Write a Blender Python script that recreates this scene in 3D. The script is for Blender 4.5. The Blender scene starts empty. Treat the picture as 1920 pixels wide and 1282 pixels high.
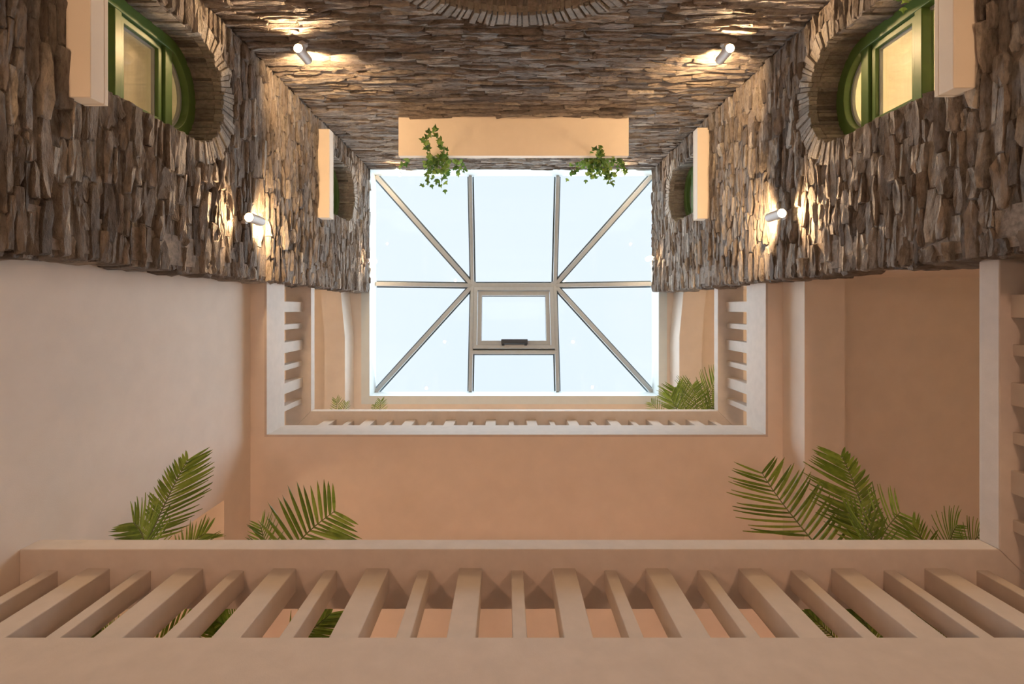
import bpy, bmesh, math, random
import numpy as np
from mathutils import Vector, Matrix, Euler
from mathutils.geometry import tessellate_polygon

# ------------------------------------------------------------------ camera
# The lens looks straight up a small atrium.  World axes: +X right in the picture,
# +Y down in the picture, +Z away from the lens (up).  The origin is the lens.
W_, H_ = 1920, 1282
F = 997.0
VX, VY = 950.0, 576.0
sc = bpy.context.scene
COL = sc.collection
cam_d = bpy.data.cameras.new('camera')
cam_d.sensor_width = 36.0
cam_d.lens = F / W_ * 36.0
cam_d.shift_x = (W_ / 2 - VX) / W_
cam_d.shift_y = (VY - H_ / 2) / W_
cam_d.clip_start = 0.02
cam = bpy.data.objects.new('camera', cam_d)
cam.rotation_euler = (math.pi, 0, 0)
COL.objects.link(cam)
sc.camera = cam

# ------------------------------------------------------------------ sky, daylight, exposure
SKY_STRENGTH = 1.12
SUN_STRENGTH = 13.5
LAMP_W = 54.0
UPLIGHT_W = 68.0
EXPOSURE = 0.0
world = bpy.data.worlds.new('overcast_sky')
sc.world = world
world.use_nodes = True
wn = world.node_tree
wn.nodes.clear()
wo = wn.nodes.new('ShaderNodeOutputWorld')
bg = wn.nodes.new('ShaderNodeBackground')
tc = wn.nodes.new('ShaderNodeTexCoord')
nz = wn.nodes.new('ShaderNodeTexNoise')
nz.inputs['Scale'].default_value = 2.2
nz.inputs['Detail'].default_value = 3
cr = wn.nodes.new('ShaderNodeValToRGB')
cr.color_ramp.elements[0].position = 0.3
cr.color_ramp.elements[0].color = (0.77, 0.875, 0.97, 1)
cr.color_ramp.elements[1].position = 0.7
cr.color_ramp.elements[1].color = (0.84, 0.915, 0.985, 1)
wn.links.new(tc.outputs['Generated'], nz.inputs['Vector'])
wn.links.new(nz.outputs['Fac'], cr.inputs['Fac'])
wn.links.new(cr.outputs['Color'], bg.inputs['Color'])
bg.inputs['Strength'].default_value = SKY_STRENGTH
wn.links.new(bg.outputs['Background'], wo.inputs['Surface'])

sun_d = bpy.data.lights.new('overcast_daylight', 'SUN')
sun_d.energy = SUN_STRENGTH
sun_d.angle = math.radians(110)
sun_d.color = (0.82, 0.93, 1.0)
sun = bpy.data.objects.new('overcast_daylight', sun_d)
sun.rotation_euler = (0, 0, 0)
sun.location = (0, 0, 14)
COL.objects.link(sun)

sc.view_settings.view_transform = 'Standard'
sc.view_settings.look = 'None'
sc.view_settings.gamma = 1.0
sc.view_settings.exposure = EXPOSURE
sc.view_settings.use_curve_mapping = False

# ------------------------------------------------------------------ dimensions (m)
XL, XR, YB = -2.0, 2.13, -2.02          # faces of the three stone walls
YE = -0.234                             # where the side stone walls end
ZG = -1.42                              # ground floor
STOREY = 3.19
ZTOP = 7.727                            # roof soffit
ZS = [1.395, 4.566]                     # undersides of the gallery slabs
ZC = [1.76, 4.93]                       # top of the kerbs
ZR = [2.40, 5.60]                       # underside of the hand rails
YF = 1.093                              # front face of the south kerb and rail
XGL, XGR = -2.06, 2.225                 # inner faces of side kerbs
XOL, XOR, YO, YN = -4.3, 4.45, 3.7, -4.3  # outer walls


# ------------------------------------------------------------------ materials
def newmat(name):
    m = bpy.data.materials.new(name)
    m.use_nodes = True
    nt = m.node_tree
    b = nt.nodes['Principled BSDF']
    return m, nt, b


def ramp(nt, stops):
    r = nt.nodes.new('ShaderNodeValToRGB')
    e = r.color_ramp.elements
    while len(e) < len(stops):
        e.new(0.5)
    for i, (p, c) in enumerate(stops):
        e[i].position = p
        e[i].color = (*c, 1)
    return r


def noise(nt, scale, detail=3, vec=None, rough=0.55):
    n = nt.nodes.new('ShaderNodeTexNoise')
    n.inputs['Scale'].default_value = scale
    n.inputs['Detail'].default_value = detail
    n.inputs['Roughness'].default_value = rough
    if vec is not None:
        nt.links.new(vec, n.inputs['Vector'])
    return n


def pos_scaled(nt, s):
    g = nt.nodes.new('ShaderNodeNewGeometry')
    v = nt.nodes.new('ShaderNodeVectorMath')
    v.operation = 'MULTIPLY'
    v.inputs[1].default_value = s
    nt.links.new(g.outputs['Position'], v.inputs[0])
    return g, v.outputs[0]


def bump(nt, b, fac, strength, dist):
    bm = nt.nodes.new('ShaderNodeBump')
    bm.inputs['Strength'].default_value = strength
    bm.inputs['Distance'].default_value = dist
    nt.links.new(fac, bm.inputs['Height'])
    nt.links.new(bm.outputs['Normal'], b.inputs['Normal'])


def mat_plain(name, c, rough=0.6, metal=0.0, var=0.06, scale=30, bump_s=0.0, spec=0.3):
    m, nt, b = newmat(name)
    g, v = pos_scaled(nt, (1, 1, 1))
    n = noise(nt, scale, 3, v)
    lo = tuple(x * (1 - var) for x in c)
    hi = tuple(min(1, x * (1 + var)) for x in c)
    r = ramp(nt, [(0.3, lo), (0.7, hi)])
    nt.links.new(n.outputs['Fac'], r.inputs['Fac'])
    nt.links.new(r.outputs['Color'], b.inputs['Base Color'])
    b.inputs['Roughness'].default_value = rough
    b.inputs['Metallic'].default_value = metal
    b.inputs['Specular IOR Level'].default_value = spec
    if bump_s:
        n2 = noise(nt, 220, 2, v)
        bump(nt, b, n2.outputs['Fac'], bump_s, 0.004)
    return m


def mat_stone(name, stretch, tint=1.0, light=0.0):
    m, nt, b = newmat(name)
    g, v = pos_scaled(nt, stretch)
    oi = nt.nodes.new('ShaderNodeObjectInfo')
    ad = nt.nodes.new('ShaderNodeMath'); ad.operation = 'ADD'
    nt.links.new(oi.outputs['Random'], ad.inputs[0])
    nt.links.new(g.outputs['Random Per Island'], ad.inputs[1])
    fr = nt.nodes.new('ShaderNodeMath'); fr.operation = 'FRACT'
    nt.links.new(ad.outputs[0], fr.inputs[0])
    r = ramp(nt, [(0.0, (0.15, 0.128, 0.115)), (0.18, (0.25, 0.212, 0.185)), (0.45, (0.33, 0.285, 0.25)),
                  (0.68, (0.30, 0.272, 0.25)), (0.88, (0.40, 0.355, 0.31)), (1.0, (0.56, 0.51, 0.45))])
    nt.links.new(fr.outputs[0], r.inputs['Fac'])
    n1 = noise(nt, 1.0, 6, v, 0.65)
    r2 = ramp(nt, [(0.25, (0.62, 0.60, 0.58)), (0.52, (1.38, 1.36, 1.33)), (0.8, (1.85, 1.80, 1.74))])
    nt.links.new(n1.outputs['Fac'], r2.inputs['Fac'])
    mx = nt.nodes.new('ShaderNodeMix'); mx.data_type = 'RGBA'; mx.blend_type = 'MULTIPLY'
    mx.inputs['Factor'].default_value = 1.0
    nt.links.new(r.outputs['Color'], mx.inputs['A'])
    nt.links.new(r2.outputs['Color'], mx.inputs['B'])
    mx2 = nt.nodes.new('ShaderNodeMix'); mx2.data_type = 'RGBA'
    mx2.inputs['Factor'].default_value = light
    nt.links.new(mx.outputs['Result'], mx2.inputs['A'])
    mx2.inputs['B'].default_value = (0.66, 0.60, 0.52, 1)
    nt.links.new(mx2.outputs['Result'], b.inputs['Base Color'])
    b.inputs['Roughness'].default_value = 0.82
    b.inputs['Specular IOR Level'].default_value = 0.25
    n2 = noise(nt, 1.6, 7, v, 0.7)
    bump(nt, b, n2.outputs['Fac'], 1.0, 0.05)
    return m


def mat_glass(name, tint=(0.97, 0.985, 1.0), refl=1.0):
    m = bpy.data.materials.new(name)
    m.use_nodes = True
    nt = m.node_tree
    nt.nodes.clear()
    o = nt.nodes.new('ShaderNodeOutputMaterial')
    t = nt.nodes.new('ShaderNodeBsdfTransparent')
    t.inputs['Color'].default_value = (*tint, 1)
    gl = nt.nodes.new('ShaderNodeBsdfGlossy')
    gl.inputs['Roughness'].default_value = 0.015
    lw = nt.nodes.new('ShaderNodeLayerWeight')       # 1 - cos, the same from both sides
    lw.inputs['Blend'].default_value = 0.5
    pw = nt.nodes.new('ShaderNodeMath'); pw.operation = 'POWER'
    pw.inputs[1].default_value = 5.0
    nt.links.new(lw.outputs['Facing'], pw.inputs[0])
    mu = nt.nodes.new('ShaderNodeMath'); mu.operation = 'MULTIPLY_ADD'
    mu.use_clamp = True
    mu.inputs[1].default_value = 0.95 * refl
    mu.inputs[2].default_value = 0.045 * refl
    nt.links.new(pw.outputs[0], mu.inputs[0])
    mxs = nt.nodes.new('ShaderNodeMixShader')
    nt.links.new(mu.outputs[0], mxs.inputs['Fac'])
    nt.links.new(t.outputs[0], mxs.inputs[1])
    nt.links.new(gl.outputs[0], mxs.inputs[2])
    nt.links.new(mxs.outputs[0], o.inputs['Surface'])
    return m


def mat_emit(name, c, s):
    m, nt, b = newmat(name)
    b.inputs['Base Color'].default_value = (0.9, 0.85, 0.75, 1)
    b.inputs['Emission Color'].default_value = (*c, 1)
    b.inputs['Emission Strength'].default_value = s
    return m


def mat_leaf(name, c1, c2, c3):
    m, nt, b = newmat(name)
    g, v = pos_scaled(nt, (1, 1, 1))
    oi = nt.nodes.new('ShaderNodeObjectInfo')
    n = noise(nt, 25, 3, v)
    ad = nt.nodes.new('ShaderNodeMath'); ad.operation = 'MULTIPLY_ADD'
    nt.links.new(oi.outputs['Random'], ad.inputs[0])
    ad.inputs[1].default_value = 0.6
    nt.links.new(n.outputs['Fac'], ad.inputs[2])
    r = ramp(nt, [(0.35, c1), (0.75, c2), (1.1 if False else 1.0, c3)])
    nt.links.new(ad.outputs[0], r.inputs['Fac'])
    nt.links.new(r.outputs['Color'], b.inputs['Base Color'])
    b.inputs['Roughness'].default_value = 0.42
    # thin leaf: part of the light passes through
    out = nt.nodes['Material Output']
    tr = nt.nodes.new('ShaderNodeBsdfTranslucent')
    nt.links.new(r.outputs['Color'], tr.inputs['Color'])
    mxs = nt.nodes.new('ShaderNodeMixShader')
    mxs.inputs['Fac'].default_value = 0.35
    nt.links.new(b.outputs[0], mxs.inputs[1])
    nt.links.new(tr.outputs[0], mxs.inputs[2])
    nt.links.new(mxs.outputs[0], out.inputs['Surface'])
    return m


M = {}
M['plaster'] = mat_plain('cream_plaster', (0.80, 0.72, 0.64), 0.9, var=0.03, scale=6, bump_s=0.15, spec=0.15)
M['rail'] = mat_plain('painted_rail', (0.64, 0.57, 0.51), 0.75, var=0.04, scale=14, bump_s=0.10, spec=0.2)
M['ledge'] = mat_plain('smooth_render', (0.82, 0.73, 0.62), 0.85, var=0.02, scale=8, bump_s=0.1, spec=0.15)
M['white'] = mat_plain('white_paint', (0.72, 0.79, 0.80), 0.7, var=0.02, scale=8)
M['mortar'] = mat_plain('brown_mortar', (0.26, 0.22, 0.19), 0.95, var=0.3, scale=45, bump_s=0.6, spec=0.1)
M['stone_side'] = mat_stone('split_stone_side', (30, 15, 42))
M['stone_back'] = mat_stone('split_stone_back', (15, 30, 42))
M['voussoir'] = mat_stone('pale_arch_stone', (24, 24, 24), light=0.45)
M['green'] = mat_plain('green_window_paint', (0.10, 0.185, 0.045), 0.38, var=0.08, scale=20, spec=0.5)
M['alu'] = mat_plain('grey_aluminium', (0.43, 0.46, 0.48), 0.5, var=0.03, scale=20)
M['seal'] = mat_plain('dark_gasket', (0.10, 0.13, 0.14), 0.6, var=0.05)
M['dark'] = mat_plain('dark_plastic', (0.045, 0.055, 0.07), 0.45, var=0.05)
M['lampmetal'] = mat_plain('white_lamp_metal', (0.62, 0.58, 0.55), 0.4, var=0.02, spec=0.4)
M['lens'] = mat_emit('warm_lamp_lens', (1.0, 0.72, 0.38), 50.0)
M['glass'] = mat_glass('skylight_glass', (0.97, 0.985, 1.0), 0.35)
M['wglass'] = mat_glass('window_glass', (0.95, 0.96, 0.94), 2.0)
M['floor'] = mat_plain('stone_floor', (0.52, 0.43, 0.35), 0.6, var=0.12, scale=3)
M['tiles'] = mat_plain('gallery_tiles', (0.45, 0.36, 0.29), 0.6, var=0.1, scale=4)
M['palm'] = mat_leaf('palm_leaf', (0.085, 0.135, 0.012), (0.16, 0.235, 0.022), (0.27, 0.345, 0.05))
M['ivy'] = mat_leaf('ivy_leaf', (0.035, 0.085, 0.015), (0.09, 0.17, 0.03), (0.22, 0.30, 0.06))
M['stem'] = mat_plain('leaf_stem', (0.14, 0.15, 0.04), 0.6, var=0.2)
M['pot'] = mat_plain('terracotta_pot', (0.42, 0.20, 0.12), 0.8, var=0.12, scale=12)
M['soil'] = mat_plain('potting_soil', (0.06, 0.04, 0.03), 0.95, var=0.4, scale=60)

mb, ntb, bb = newmat('cream_blind')
bb.inputs['Base Color'].default_value = (0.80, 0.70, 0.52, 1)
bb.inputs['Roughness'].default_value = 0.9
_g, _v = pos_scaled(ntb, (6, 6, 90))
_n = noise(ntb, 1.0, 2, _v)
_r = ramp(ntb, [(0.3, (0.78, 0.71, 0.58)), (0.7, (0.85, 0.78, 0.65))])
ntb.links.new(_n.outputs['Fac'], _r.inputs['Fac'])
ntb.links.new(_r.outputs['Color'], bb.inputs['Base Color'])
_t = ntb.nodes.new('ShaderNodeBsdfTranslucent')
ntb.links.new(_r.outputs['Color'], _t.inputs['Color'])
_m = ntb.nodes.new('ShaderNodeMixShader'); _m.inputs['Fac'].default_value = 0.5
ntb.links.new(bb.outputs[0], _m.inputs[1]); ntb.links.new(_t.outputs[0], _m.inputs[2])
ntb.links.new(_m.outputs[0], ntb.nodes['Material Output'].inputs['Surface'])
M['blind'] = mb

# ------------------------------------------------------------------ object helpers
WL = {}      # world origin of each parent


def tag(o, label=None, cat=None, group=None, kind=None):
    if label: o['label'] = label
    if cat: o['category'] = cat
    if group: o['group'] = group
    if kind: o['kind'] = kind
    return o


def thing(name, loc, label, cat, group=None):
    o = bpy.data.objects.new(name, None)
    o.empty_display_size = 0.1
    COL.objects.link(o)
    o.location = loc
    WL[o] = Vector(loc)
    return tag(o, label, cat, group)


def link_mesh(name, me, parent=None):
    o = bpy.data.objects.new(name, me)
    COL.objects.link(o)
    if parent is not None:
        o.parent = parent
    return o


class MB:
    def __init__(self):
        self.v = []
        self.f = []

    def add(self, vs, fs):
        n = len(self.v)
        self.v += [Vector(p) for p in vs]
        self.f += [tuple(i + n for i in q) for q in fs]
        return self

    def box(self, x0, x1, y0, y1, z0, z1):
        vs = [(x, y, z) for z in (z0, z1) for y in (y0, y1) for x in (x0, x1)]
        return self.add(vs, [(0, 2, 3, 1), (4, 5, 7, 6), (0, 1, 5, 4), (2, 6, 7, 3), (0, 4, 6, 2), (1, 3, 7, 5)])

    def prism(self, pts, fn, d0, d1):
        """polygon pts [(a,b)] swept between depths d0,d1; fn(a,b,d)->xyz"""
        n = len(pts)
        vs = [fn(a, b, d0) for a, b in pts] + [fn(a, b, d1) for a, b in pts]
        fs = [tuple(range(n)), tuple(range(2 * n - 1, n - 1, -1))]
        fs += [(i, (i + 1) % n, n + (i + 1) % n, n + i) for i in range(n)]
        return self.add(vs, fs)

    def ring(self, outer, inner, fn, d0, d1):
        """ring between two outlines with the same number of points"""
        n = len(outer)
        vs = []
        for d in (d0, d1):
            vs += [fn(a, b, d) for a, b in outer]
            vs += [fn(a, b, d) for a, b in inner]
        fs = []
        for i in range(n):
            j = (i + 1) % n
            fs.append((i, j, n + j, n + i))
            fs.append((2 * n + i, 3 * n + i, 3 * n + j, 2 * n + j))
            fs.append((i, 2 * n + i, 2 * n + j, j))
            fs.append((n + i, n + j, 3 * n + j, 3 * n + i))
        return self.add(vs, fs)

    def bar(self, p, q, w, h, up=(0, 0, 1)):
        p, q, up = Vector(p), Vector(q), Vector(up)
        t = (q - p).normalized()
        s = t.cross(up).normalized()
        u = s.cross(t).normalized()
        vs = []
        for c in (p, q):
            for a, b in ((-1, -1), (1, -1), (1, 1), (-1, 1)):
                vs.append(c + s * (a * w / 2) + u * (b * h / 2))
        return self.add(vs, [(0, 1, 2, 3), (7, 6, 5, 4), (0, 4, 5, 1), (1, 5, 6, 2), (2, 6, 7, 3), (3, 7, 4, 0)])

    def tube(self, pts, radii, seg=8, cap=True):
        pts = [Vector(p) for p in pts]
        n0 = len(self.v)
        prev = None
        for i, p in enumerate(pts):
            t = (pts[min(i + 1, len(pts) - 1)] - pts[max(i - 1, 0)]).normalized()
            if prev is None:
                a = Vector((0, 0, 1)) if abs(t.z) < 0.9 else Vector((1, 0, 0))
                s = t.cross(a).normalized()
            else:
                s = (prev - t * prev.dot(t)).normalized()
            prev = s
            u = t.cross(s)
            r = radii[i] if isinstance(radii, (list, tuple)) else radii
            for k in range(seg):
                a = 2 * math.pi * k / seg
                self.v.append(p + (s * math.cos(a) + u * math.sin(a)) * r)
        for i in range(len(pts) - 1):
            for k in range(seg):
                k2 = (k + 1) % seg
                self.f.append((n0 + i * seg + k, n0 + i * seg + k2, n0 + (i + 1) * seg + k2, n0 + (i + 1) * seg + k))
        if cap:
            self.f.append(tuple(n0 + k for k in range(seg))[::-1])
            e = n0 + (len(pts) - 1) * seg
            self.f.append(tuple(e + k for k in range(seg)))
        return self

    def lathe(self, prof, c, seg=20):
        """profile [(r,z)] about a vertical axis through c"""
        n0 = len(self.v)
        for r, z in prof:
            for k in range(seg):
                a = 2 * math.pi * k / seg
                self.v.append(Vector((c[0] + r * math.cos(a), c[1] + r * math.sin(a), c[2] + z)))
        for i in range(len(prof) - 1):
            for k in range(seg):
                k2 = (k + 1) % seg
                self.f.append((n0 + i * seg + k, n0 + i * seg + k2, n0 + (i + 1) * seg + k2, n0 + (i + 1) * seg + k))
        return self

    def build(self, name, mat, parent=None, bevel=0.0, smooth=False, recalc=True):
        off = WL.get(parent, Vector((0, 0, 0)))
        me = bpy.data.meshes.new(name)
        me.from_pydata([tuple(p - off) for p in self.v], [], self.f)
        if recalc or bevel:
            bm = bmesh.new()
            bm.from_mesh(me)
            if recalc:
                bmesh.ops.recalc_face_normals(bm, faces=bm.faces)
            if bevel:
                es = [e for e in bm.edges if len(e.link_faces) == 2 and e.calc_face_angle(0) > 0.6]
                bmesh.ops.bevel(bm, geom=es, offset=bevel, segments=2, affect='EDGES', profile=0.5)
            bm.to_mesh(me)
            bm.free()
        if smooth:
            me.polygons.foreach_set('use_smooth', [True] * len(me.polygons))
        me.materials.append(M[mat])
        o = link_mesh(name, me, parent)
        WL[o] = off.copy()
        return o


def struct(mbx, name, mat, label, cat='wall', bevel=0.0):
    o = mbx.build(name, mat, None, bevel)
    return tag(o, label, cat, kind='structure')


def px(u, v, z):
    return Vector(((u - VX) * z / F, (v - VY) * z / F, z))


# wall-local frames: (s along the wall, z up, n towards the atrium)
def fn_left(s, z, n): return (XL + n, s, z)
def fn_right(s, z, n): return (XR - n, s, z)
def fn_back(s, z, n): return (s, YB + n, z)


# ================================================================== SETTING: ground, outer walls, slabs, roof
struct(MB().box(XOL, XOR, YN, YO, ZG - 0.2, ZG), 'floor', 'floor', 'pale stone ground floor of the atrium', 'floor')
struct(MB().box(XOL - 0.2, XOL, YN, YO, ZG - 0.2, ZTOP + 0.4), 'wall_outer_left', 'plaster', 'cream plaster outer wall behind the left gallery')
struct(MB().box(XOR, XOR + 0.2, YN, YO, ZG - 0.2, ZTOP + 0.4), 'wall_outer_right', 'plaster', 'cream plaster outer wall behind the right gallery')
struct(MB().box(XOL - 0.2, XOR + 0.2, YO, YO + 0.2, ZG - 0.2, ZTOP + 0.4), 'wall_outer_front', 'plaster', 'cream plaster outer wall behind the front gallery')
struct(MB().box(XOL - 0.2, XOR + 0.2, YN - 0.2, YN, ZG - 0.2, ZTOP + 0.4), 'wall_outer_back', 'plaster', 'cream plaster outer wall behind the stone wall')

# gallery slabs with kerbs
m = MB()
m.box(XOL, XOR, YF + 0.02, YO, ZS[0], 1.62)
m.box(XGR + 0.02, XOR, YN, YF + 0.02, ZS[0], 1.62)
m.box(XOL, -2.2, YN, YF + 0.02, ZS[0], 1.62)
struct(m, 'floor_gallery_lower', 'tiles', 'first floor gallery slab', 'floor')
m = MB()
m.box(XOL, XOR, YF + 0.02, YO, ZS[1], 4.79)
m.box(XGR + 0.02, XOR, YN, YF + 0.02, ZS[1], 4.79)
m.box(XOL, XGL - 0.02, YN, YF + 0.02, ZS[1], 4.79)
struct(m, 'floor_gallery_upper', 'plaster', 'second floor gallery slab with peach soffit', 'ceiling')


def kerb(path, offs, z0, zt, z1, name, label):
    """fascia facing (z0..z1) and the kerb behind it standing on the slab (zt..z1), mitred along a path"""
    mm = MB()
    for (w0, w1, za, zb) in ((0.0, 0.02, z0, z1), (0.02, 0.27, zt, z1)):
        pa = [(p[0] + o[0] * w0, p[1] + o[1] * w0) for p, o in zip(path, offs)]
        pb = [(p[0] + o[0] * w1, p[1] + o[1] * w1) for p, o in zip(path, offs)]
        for i in range(len(path) - 1):
            mm.prism([pa[i], pa[i + 1], pb[i + 1], pb[i]], lambda a, b, d: (a, b, d), za, zb)
    struct(mm, name, 'rail', label, 'trim')


kerb([(-2.2, YF), (XGR, YF), (XGR, YE)], [(0, 1), (1, 1), (1, 0)], ZS[0], 1.62, ZC[0],
     'trim_1', 'pale kerb fascia along the lower gallery edge')
kerb([(XGL, YE), (XGL, YF), (XGR, YF), (XGR, YE)], [(-1, 0), (-1, 1), (1, 1), (1, 0)], ZS[1], 4.79, ZC[1],
     'trim_2', 'pale kerb fascia around the upper gallery opening')

# left plaster wall on the first floor, with its down-stand beam carrying on past the wall's end
m = MB().box(-2.45, -2.2, YE - 0.02, 1.50, ZG, ZS[1] - 0.001)
m.box(-2.45, -2.2, 1.50, YO, 4.14, ZS[1] - 0.001)
struct(m, 'wall_left_plaster', 'plaster', 'pale plaster wall at the left below the upper gallery')
# right beam
struct(MB().box(2.37, 2.69, YE, YO, 4.23, ZS[1] - 0.001), 'trim_3', 'plaster', 'cream down-stand beam under the right upper gallery', 'beam')


def bent_beam(xs, name, label):
    (xi, xo, sgn) = xs
    pts = [(xi, YO), (xi, 0.405), (xi + sgn * 0.06, YE), (xo + sgn * 0.06, YE), (xo, 0.405), (xo, YO)]
    mm = MB().prism(pts, lambda a, b, d: (a, b, d), 7.30, ZTOP - 0.001)
    struct(mm, name, 'plaster', label, 'beam')


bent_beam((-2.22, -2.50, -1), 'trim_4', 'cream beam beside the skylight over the left gallery')
bent_beam((2.37, 2.68, 1), 'trim_5', 'cream beam beside the skylight over the right gallery')
# partitions between the galleries and the rooms behind the stone walls
struct(MB().box(XOL, -2.2, YE - 0.2, YE - 0.02, ZG, ZTOP), 'wall_partition_left', 'plaster', 'plaster partition beside the left stone wall')
struct(MB().box(XR + 0.26, XOR, YE - 0.2, YE - 0.02, ZG, ZTOP), 'wall_partition_right', 'plaster', 'plaster partition beside the right stone wall')

# roof slab and skylight upstand
SX0, SX1, SY0, SY1, SZ = -1.993, 2.21, -2.0, 1.287, 8.10
m = MB()
m.box(XOL - 0.2, SX0 - 0.12, YN - 0.2, YO + 0.2, ZTOP, 7.95)
m.box(SX1 + 0.12, XOR + 0.2, YN - 0.2, YO + 0.2, ZTOP, 7.95)
m.box(SX0 - 0.12, SX1 + 0.12, SY1 + 0.12, YO + 0.2, ZTOP, 7.95)
m.box(SX0 - 0.12, SX1 + 0.12, YN - 0.2, SY0 - 0.12, ZTOP, 7.95)
struct(m, 'ceiling', 'plaster', 'cream ceiling around the skylight opening', 'ceiling')
m = MB()
m.box(SX0 - 0.12, SX0, SY0 - 0.12, SY1 + 0.12, ZTOP, SZ)
m.box(SX1, SX1 + 0.12, SY0 - 0.12, SY1 + 0.12, ZTOP, SZ)
m.box(SX0, SX1, SY1, SY1 + 0.12, ZTOP, SZ)
m.box(SX0, SX1, SY0 - 0.12, SY0, ZTOP, SZ)
struct(m, 'trim_6', 'white', 'white upstand lining the skylight opening', 'trim')

# ================================================================== SETTING: skylight
sky = thing('window_1', (0.11, -0.354, 8.1), 'hipped glass skylight with grey bars over the atrium', 'skylight')
tag(sky, kind='structure')
E1, E2 = Vector((-0.552, -0.354, 8.60)), Vector((0.776, -0.354, 8.60))
C00, C10 = Vector((SX0, SY0, SZ)), Vector((SX1, SY0, SZ))
C01, C11 = Vector((SX0, SY1, SZ)), Vector((SX1, SY1, SZ))
A1, A2 = Vector((E1.x, SY0, SZ)), Vector((E2.x, SY0, SZ))
B1, B2 = Vector((E1.x, SY1, SZ)), Vector((E2.x, SY1, SZ))
HL, HR = Vector((SX0, E1.y, SZ)), Vector((SX1, E1.y, SZ))


def sky_bar(name, p, q, w=0.062, h=0.09):
    b_ = MB().bar(p, q, w, h).build(name, 'alu', sky, 0.004)
    d = Vector((0, 0, h / 2 + 0.004))
    MB().bar(p + d, q + d, w + 0.045, 0.012).build('gasket', 'seal', b_)


sky_bar('ridge_bar', E1, E2, 0.075)
for p in (C00, C01): sky_bar('hip_bar', p, E1)
for p in (C10, C11): sky_bar('hip_bar', p, E2)
for p, q in ((A1, E1), (A2, E2), (B1, E1), (B2, E2)): sky_bar('rafter', p, q, 0.055)
for p, q in ((HL, E1), (HR, E2)): sky_bar('rafter', p, q, 0.06)
for e in (E1, E2):
    MB().lathe([(0.001, -0.05), (0.075, -0.05), (0.075, 0.02), (0.001, 0.02)], e, 12).build('node_plate', 'alu', sky)


def pane(pts, name='pane', mat='glass', parent=sky, t=0.012, lift=0.055):
    pts = [Vector(p) for p in pts]
    n = (pts[1] - pts[0]).cross(pts[2] - pts[0]).normalized()
    if n.z < 0: n = -n
    k = len(pts)
    vs = [p + n * lift for p in pts] + [p + n * (lift + t) for p in pts]
    fs = [tuple(range(k)), tuple(range(2 * k - 1, k - 1, -1))] + [(i, (i + 1) % k, k + (i + 1) % k, k + i) for i in range(k)]
    return MB().add(vs, fs).build(name, mat, parent)


pane([C00, A1, E1]); pane([A1, A2, E2, E1]); pane([A2, C10, E2])
pane([C01, B1, E1]); pane([B2, C11, E2])
pane([C00, HL, E1]); pane([HL, C01, E1]); pane([C10, HR, E2]); pane([HR, C11, E2])


def slope(x, t):
    return Vector((x, E1.y + (SY1 - E1.y) * t, E1.z + (SZ - E1.z) * t))


TV = 0.640
pane([slope(E1.x, TV), slope(E2.x, TV), B2, B1])
sky_bar('vent_transom', slope(E1.x, TV), slope(E2.x, TV), 0.06)
sn = (slope(0, 1) - slope(0, 0)).cross(Vector((1, 0, 0))).normalized()
if sn.z < 0: sn = -sn


def fn_slope(a, b, d):
    return slope(a, b) + sn * d


def rect(x0, x1, t0, t1): return [(x0, t0), (x1, t0), (x1, t1), (x0, t1)]


x0, x1 = E1.x + 0.03, E2.x - 0.03
sash = MB().ring(rect(x0, x1, 0.03, 0.615), rect(x0 + 0.055, x1 - 0.055, 0.062, 0.583), fn_slope, -0.07, 0.03).build('vent_sash', 'alu', sky, 0.004)
MB().ring(rect(x0 + 0.062, x1 - 0.062, 0.066, 0.578), rect(x0 + 0.125, x1 - 0.125, 0.106, 0.538), fn_slope, -0.035, 0.03).build('inner_sash', 'alu', sash, 0.004)
MB().ring(rect(x0 + 0.120, x1 - 0.120, 0.103, 0.541), rect(x0 + 0.130, x1 - 0.130, 0.110, 0.534), fn_slope, 0.0, 0.02).build('gasket', 'seal', sash)
pane([slope(x0 + 0.12, 0.10), slope(x1 - 0.12, 0.10), slope(x1 - 0.12, 0.54), slope(x0 + 0.12, 0.54)], 'pane', 'glass', sash, lift=0.01)
op = MB()
op.prism(rect(-0.085, 0.325, 0.535, 0.575), fn_slope, -0.11, -0.045)
op.prism(rect(-0.075, -0.035, 0.575, 0.59), fn_slope, -0.10, -0.05)
op.prism(rect(0.275, 0.315, 0.575, 0.59), fn_slope, -0.10, -0.05)
op.build('window_opener', 'dark', sash, 0.004)

# ================================================================== SETTING: stone walls
random.seed(7)
rng = np.random.default_rng(11)


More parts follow.
